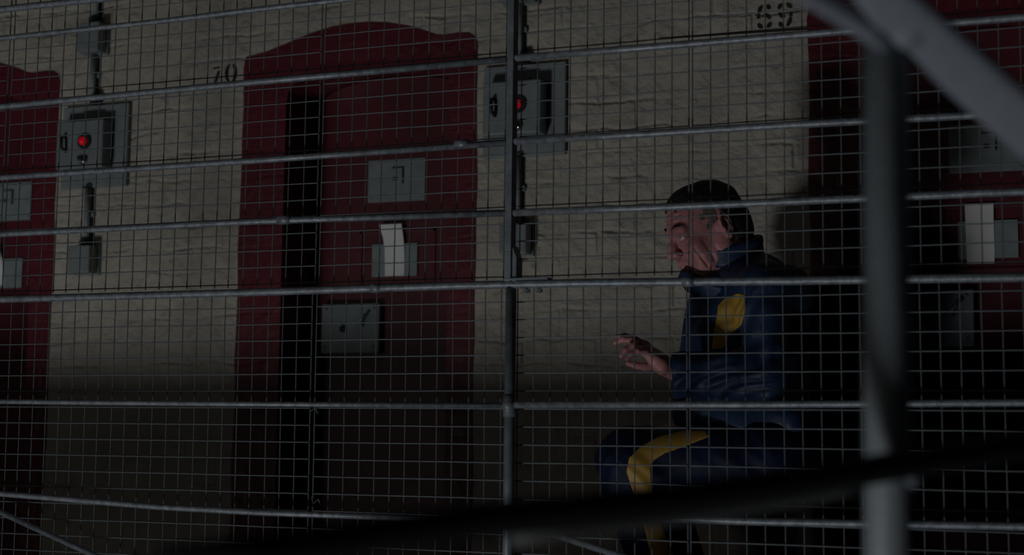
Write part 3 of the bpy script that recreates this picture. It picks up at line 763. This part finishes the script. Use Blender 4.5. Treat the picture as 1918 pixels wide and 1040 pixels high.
J.cone(P3(1392, 785, .80), chest, .140, .135, .05)
J.ell(chest+np.array([.01, 0, .02]), (.135, .185, .15), k=.04)
J.cone(chest+np.array([.055, 0, .06]), nk+np.array([.075, -.01, -.055]), .10, .085, .05)      # rounded back
J.cone(P3(1318, 570, .70), P3(1296, 770, .80), .042, .050, .04)
J.cone(shL+np.array([.03, .05, 0]), shR+np.array([.03, -.05, 0]), .075, .075, .05)
J.cone(nk+np.array([.02, -.02, -.03]), shL, .055, .062, .04); J.cone(nk+np.array([.02, .02, -.03]), shR, .055, .062, .04)
for a, b, c in ((shL, elL, wrL), (shR, elR, wrR)):
    J.cone(a, b+np.array([0, 0, .0]), .066, .052, .03); J.cone(b+np.array([.0, 0, 0]), c, .050, .0400, .022)
c0_ = P3(1264, 705, .47); J.cone(elL+np.array([-.02, 0, -.012]), P3(1275, 716, .475), .046, .037, .015)
# loose hem over the thighs
J.cone(P3(1330, 778, .67), P3(1480, 790, .66), .030, .040, .03); J.cone(P3(1310, 775, .9), P3(1470, 785, .9), .035, .04, .03)
limb_wr(J, shL, elL, .0048, 52, 1.0, .07, -.02, 1.2)
limb_wr(J, elL, wrL, .0074, 54, 2.2, .056, -.05, -1.6)
limb_wr(J, P3(1400, 780, .74), chest+np.array([0, 0, .08]), .0040, 34, 4.0, .19, -.05, .8)
sl = (slice(None),)*3; X, Y, Z = J.pts(sl)
J.g = J.g-.0030*nz(X*30, Y*30, Z*30, 21).astype(np.float32)
del X, Y, Z
# hem cut, sleeve mouth, neck opening, front opening
hz = .545
def cut_plane(f, p, n, lo=None, hi=None):
    p = np.array(p); n = np.array(n, float); n /= np.linalg.norm(n)
    lo = lo if lo is not None else [a[0] for a in f.ax]; hi = hi if hi is not None else [a[-1]+1 for a in f.ax]
    sl = f.sub(lo, hi); X, Y, Z = f.pts(sl); f.g[sl] = np.maximum(f.g[sl], ((X-p[0])*n[0]+(Y-p[1])*n[1]+(Z-p[2])*n[2]).astype(np.float32))
cut_plane(J, P3(1390, 806, .70), (-.05, 0, -1))
dw = (wrL-elL)/np.linalg.norm(wrL-elL)
cut_plane(J, wrL+dw*.004, dw+np.array([0, 0, -.12]), wrL-np.array([.08, .12, .09]), wrL+np.array([.07, .08, .09]))
J.cone(wrL-dw*.045, wrL+dw*.05, .0280, .0320, .004, 's')
J.cone(nk+np.array([-.01, 0, .02]), H(-.02, 0, -.02), .062, .075, .01, 's')
jk = mesh_field(J, 'jacket', M_navy, man, 2)

# collar: a turned-up band round the neck, open at the throat
Cc = Field(np.arange(.10, .50, .0030), np.arange(.52, .92, .0030), np.arange(.90, 1.19, .0030))
ctr = H(-.052, 0, -.088); cpts = []
for i_ in range(73):
    a = math.radians(-148+296*i_/72)           # 180 = throat
    rx, ry = (.092 if math.cos(a) < 0 else .092-.026*math.cos(a)), .080
    loc = np.array([-math.cos(a)*rx, math.sin(a)*ry])
    bx = -(math.cos(a))                          # -1 at nape
    base = ctr+np.array([fwd[0], fwd[1], 0])*loc[0]*1.05+lft*loc[1]+np.array([0, 0, -.030-.012*bx*0])
    hgt = .050+.030*math.cos(a)
    cpts.append((base, base+np.array([0, 0, hgt])+np.array([fwd[0], fwd[1], 0])*.012))
for (a, b), (a2, b2) in zip(cpts[:-1], cpts[1:]):
    for t in np.linspace(0, 1, 12):
        Cc.cone(a+(b-a)*t, a2+(b2-a2)*t, .0058+.002*(t > .88), .0058+.002*(t > .88), .0015)
lapA = [P3(1280, 508, .632), P3(1296, 520, .622), P3(1322, 534, .618), P3(1350, 540, .615)]
lapB = [P3(1274, 522, .655), P3(1288, 542, .650), P3(1312, 556, .640), P3(1345, 558, .630)]
for (a, b), (a2, b2) in zip(list(zip(lapA, lapB))[:-1], list(zip(lapA, lapB))[1:]):
    for t in np.linspace(0, 1, 10): Cc.cone(a+(b-a)*t, a2+(b2-a2)*t, .0062, .0062, .003)
# lapel tips
for p in (cpts[0], cpts[-1]):
    Cc.cone(p[0], p[1]+np.array([-.012, 0, -.010]), .010, .009, .01)
mesh_field(Cc, 'collar', M_navy, jk, 2)
# yellow panel on the front of the jacket, following its surface
def shell(src, lo, hi, step, reg, out_=.0026):
    f = Field(np.arange(lo[0], hi[0], step), np.arange(lo[1], hi[1], step), np.arange(lo[2], hi[2], step))
    # trilinear sampling of the source field
    X, Y, Z = f.pts((slice(None),)*3); st_ = [a[1]-a[0] for a in src.ax]
    I_ = [(X-src.ax[0][0])/st_[0], (Y-src.ax[1][0])/st_[1], (Z-src.ax[2][0])/st_[2]]
    I0 = [np.clip(np.floor(i).astype(np.int32), 0, n_-2) for i, n_ in zip(I_, src.g.shape)]; Fr = [np.clip(i-j, 0, 1) for i, j in zip(I_, I0)]
    v = 0
    for a in (0, 1):
        for b in (0, 1):
            for c in (0, 1): v = v+src.g[I0[0]+a, I0[1]+b, I0[2]+c]*(Fr[0] if a else 1-Fr[0])*(Fr[1] if b else 1-Fr[1])*(Fr[2] if c else 1-Fr[2])
    f.g = np.maximum(np.maximum(v-out_, -v-.004), reg(X, Y, Z)).astype(np.float32); return f
def proj(X, Y, Z):                            # distance of a point from the vertical side plane, in the man's own side view
    q = (X-CAM[0], Y-CAM[1], Z-CAM[2]); z = q[0]*fw[0]+q[1]*fw[1]+q[2]*fw[2]
    return q, z
# side-view outlines are written in metres in a plane square to the man's left side
sN = np.array([math.sin(math.radians(17.5)), -math.cos(math.radians(17.5)), 0]); sR = np.array([math.cos(math.radians(17.5)), math.sin(math.radians(17.5)), 0])
def side(p): p = np.array(p); return (float(p @ sR), float(p[2]))
def poly_sd(poly, U, V):
    d = np.full(U.shape, 1e9, np.float32); ins = np.zeros(U.shape, bool); n_ = len(poly)
    for i in range(n_):
        a = poly[i]; b = poly[(i+1) % n_]; ex, ey = b[0]-a[0], b[1]-a[1]
        wx, wy = U-a[0], V-a[1]; t = np.clip((wx*ex+wy*ey)/(ex*ex+ey*ey), 0, 1); d = np.minimum(d, (wx-t*ex)**2+(wy-t*ey)**2)
        cnd = ((a[1] > V) != (b[1] > V)) & (U < (b[0]-a[0])*(V-a[1])/((b[1]-a[1]) if abs(b[1]-a[1]) > 1e-9 else 1e-9)+a[0]); ins ^= cnd
    return np.where(ins, -np.sqrt(d), np.sqrt(d))
def side_region(pxs, y, near):
    poly = [side(at(a, b, y)) for a, b in pxs]
    def reg(X, Y, Z):
        U = X*sR[0]+Y*sR[1]; Dn = X*sN[0]+Y*sN[1]
        return np.maximum(poly_sd(poly, U, Z), near-Dn)
    return reg
yp = [(1345, 572), (1358, 558), (1378, 553), (1392, 556), (1393, 585), (1385, 612), (1366, 632), (1357, 652), (1334, 654), (1338, 618), (1344, 585)]
c_ = at(1365, 600, .58)
f = shell(J, c_-np.array([.09, .12, .10]), c_+np.array([.09, .10, .10]), .0022, side_region(yp, .575, float(c_ @ sN)-.09))
mesh_field(f, 'yellow_panel', M_yel, jk, 3)['label'] = 'yellow cloth panel'

# ---- trousers
T = Field(np.arange(-.08, .70, .0042), np.arange(.44, 1.12, .0042), np.arange(.05, .72, .0042))
T.ell(pel+np.array([0, 0, -.0]), (.150, .170, .110), k=.04)
for a, b, c in ((hipL, knL, anL), (hipR, knR, anR)):
    T.cone(a, b+np.array([.02, 0, .0]), .098, .074, .05); T.ell(b+np.array([.006, 0, 0]), (.080, .074, .080), k=.02); T.cone(b+np.array([.004, 0, -.01]), c+np.array([0, 0, -.01]), .076, .058, .03)
limb_wr(T, knL, hipL, .0042, 36, .4, .10, -.02, .9); limb_wr(T, knL, anL, .0045, 46, 1.7, .085, -.06, .7)
limb_wr(T, knR, hipR, .0060, 26, .9, .10, -.02, .9)
X, Y, Z = T.pts((slice(None),)*3); T.g = T.g-.0030*nz(X*26, Y*26, Z*26, 33).astype(np.float32); del X, Y, Z
tr_ = mesh_field(T, 'trousers', M_trous, man, 2)
ys_ = [(1325, 806), (1280, 806), (1235, 818), (1200, 836), (1178, 858), (1173, 884), (1183, 915), (1192, 940), (1203, 975), (1212, 1010), (1222, 1060), (1240, 1150), (1292, 1150), (1266, 1050), (1248, 1005), (1232, 960), (1224, 925), (1220, 900), (1219, 880), (1226, 862), (1245, 850), (1285, 836), (1330, 818)]
f = shell(T, (-.06, .47, .07), (.36, .66, .66), .0026, side_region(ys_, .535, float(knL @ sN)-.0))
mesh_field(f, 'side_stripe', M_yel, tr_, 1)['label'] = 'yellow side stripe'
# ---- shoes
for c in (anL, anR):
    s_ = Field(np.arange(c[0]-.24, c[0]+.10, .005), np.arange(c[1]-.08, c[1]+.08, .005), np.arange(-.012, .13, .005))
    s_.cone(c+np.array([.025, 0, -.045]), c+np.array([-.06, 0, -.045]), .036, .038, .02); s_.ell((c[0]-.12, c[1]-.006, .032), (.085, .046, .034), k=.02); s_.cone(c+np.array([.005, 0, -.02]), c+np.array([0, 0, .01]), .036, .038, .015)
    s_.ell((c[0]-.06, c[1], .008), (.15, .046, .014), k=.006)
    cut_plane(s_, (0, 0, .0015), (0, 0, -1))
    mesh_field(s_, 'shoe', M_shoe, man, 1)
